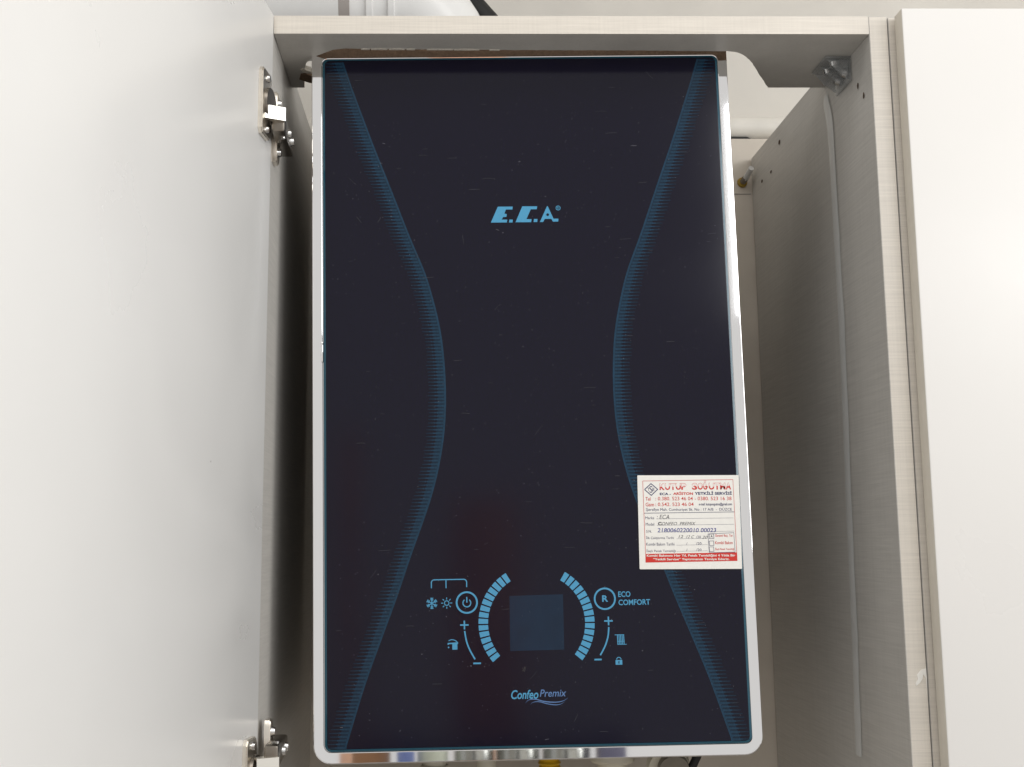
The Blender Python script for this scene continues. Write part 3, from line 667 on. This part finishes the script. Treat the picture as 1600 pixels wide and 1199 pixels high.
cp = tag(empty('pump_cap', (0.186, 0.17, -0.628)), 'brownish grey round cap with cream rim under the boiler', 'cap')
bm = NB(); cyl(bm, (0, 0, 0), (0, -.012, -.004), .0165, .0155, 32); obj('cap', bm, 'pump', cp, smooth=True)
bm = NB(); cyl(bm, (-.004, .004, -.001), (-.004, -.006, -.003), .0215, .0205, 32); obj('rim', bm, 'cream', cp, smooth=True)
bm = NB(); cyl(bm, (0, .03, 0.03), (0, .004, 0), .015, .019, 20); obj('neck', bm, 'cream', cp, smooth=True)
cbl = obj('power_cable', tube(NB(), smooth_curve([(0.222, .16, -.585), (0.213, .16, -.612), (0.203, .16, -.632), (0.192, .165, -.655), (0.17, .18, -.70), (0.16, .2, -.9)], 5), .0042, 12), 'black', smooth=True)
tag(cbl, 'black power cable slanting down below the lower right corner of the boiler', 'cable')

# ------------------------------------------------------------------ stand-ins added behind the camera to colour the chrome strip reflection
wt = obj('worktop', box(NB(), -0.9, 1.4, -2.35, -1.78, -1.09, -1.05, .003), 'worktop'); tag(wt, 'stone worktop opposite the boiler, mirrored low in the chrome', 'worktop')
ck = obj('chopping_board', box(NB(), -0.262, -0.168, -1.93, -1.91, -1.05, -0.845, .008), 'wood', smooth=True); tag(ck, 'brown wooden chopping board mirrored at the left of the lower chrome strip', 'board')
bx_ = obj('storage_tin', box(NB(), -0.150, -0.108, -1.97, -1.88, -1.05, -0.845, .006), 'bluecloth', smooth=True); tag(bx_, 'blue tin mirrored in the lower chrome strip beside the brown board', 'tin')
def mirror_cylinder(x, y, r, h, mt, label):  # added cylinders that supply colour and streaks to the mirrored strip
    j = tag(empty('canister', (x, y, -1.05)), label, 'canister', 'canisters mirrored in the chrome strip')
    bm = NB(); tube(bm, [(0, 0, 0), (0, 0, .006), (0, 0, h - .03), (0, 0, h - .02)], [r * .94, r, r, r * .9], 32); obj('body', bm, mt, j, smooth=True)
    bm = NB(); tube(bm, [(0, 0, h - .02), (0, 0, h - .017), (0, 0, h - .003), (0, 0, h)], [r * .92, r * .95, r * .95, r * .88], 32); obj('lid', bm, mt, j, smooth=True)
mirror_cylinder(-0.062, -1.92, .038, .205, 'greenish', 'pale green canister mirrored right of the blue tin')
mirror_cylinder(0.040, -1.93, .050, .205, 'steel', 'leftmost of the steel canisters mirrored in the lower chrome strip')
mirror_cylinder(0.150, -1.94, .055, .205, 'steel', 'second steel canister mirrored in the lower chrome strip')
mirror_cylinder(0.272, -1.94, .060, .205, 'steel', 'rightmost of the steel canisters mirrored in the lower chrome strip')
sb = obj('storage_box', box(NB(), 0.350, 0.415, -1.97, -1.88, -1.05, -0.845, .006), 'lavender', smooth=True); tag(sb, 'slate blue box mirrored right of the steel canisters', 'box')

def reflection_slab(x0, x1, ztop, label):  # made-up tall slab giving the black glass a warm brown reflection
    d = tag(empty('room_door', ((x0 + x1) / 2, -2.6, -1.95)), label, 'door', 'brown doors across the room')
    w_ = x1 - x0; h_ = ztop + 1.95
    obj('leaf', box(NB(), -w_ / 2, w_ / 2, -.04, 0, 0, h_, .004), 'doorwood', d, smooth=True)
    obj('panel_moulding', box(NB(), -w_ / 2 + w_ * .2, w_ / 2 - w_ * .2, 0, .012, h_ * .12, h_ * .92, .006), 'doorwood', d, smooth=True)
M['doorwood'] = mat('reddish_door_wood', (0.90, 0.55, 0.38), 0.5, noise=0.1, nscale=6)
reflection_slab(0.00, 0.21, -0.22, 'reddish brown door dimly mirrored in the lower middle of the black glass')
reflection_slab(-0.345, -0.290, 0.0, 'narrow brown door edge dimly mirrored low at the left of the black glass')
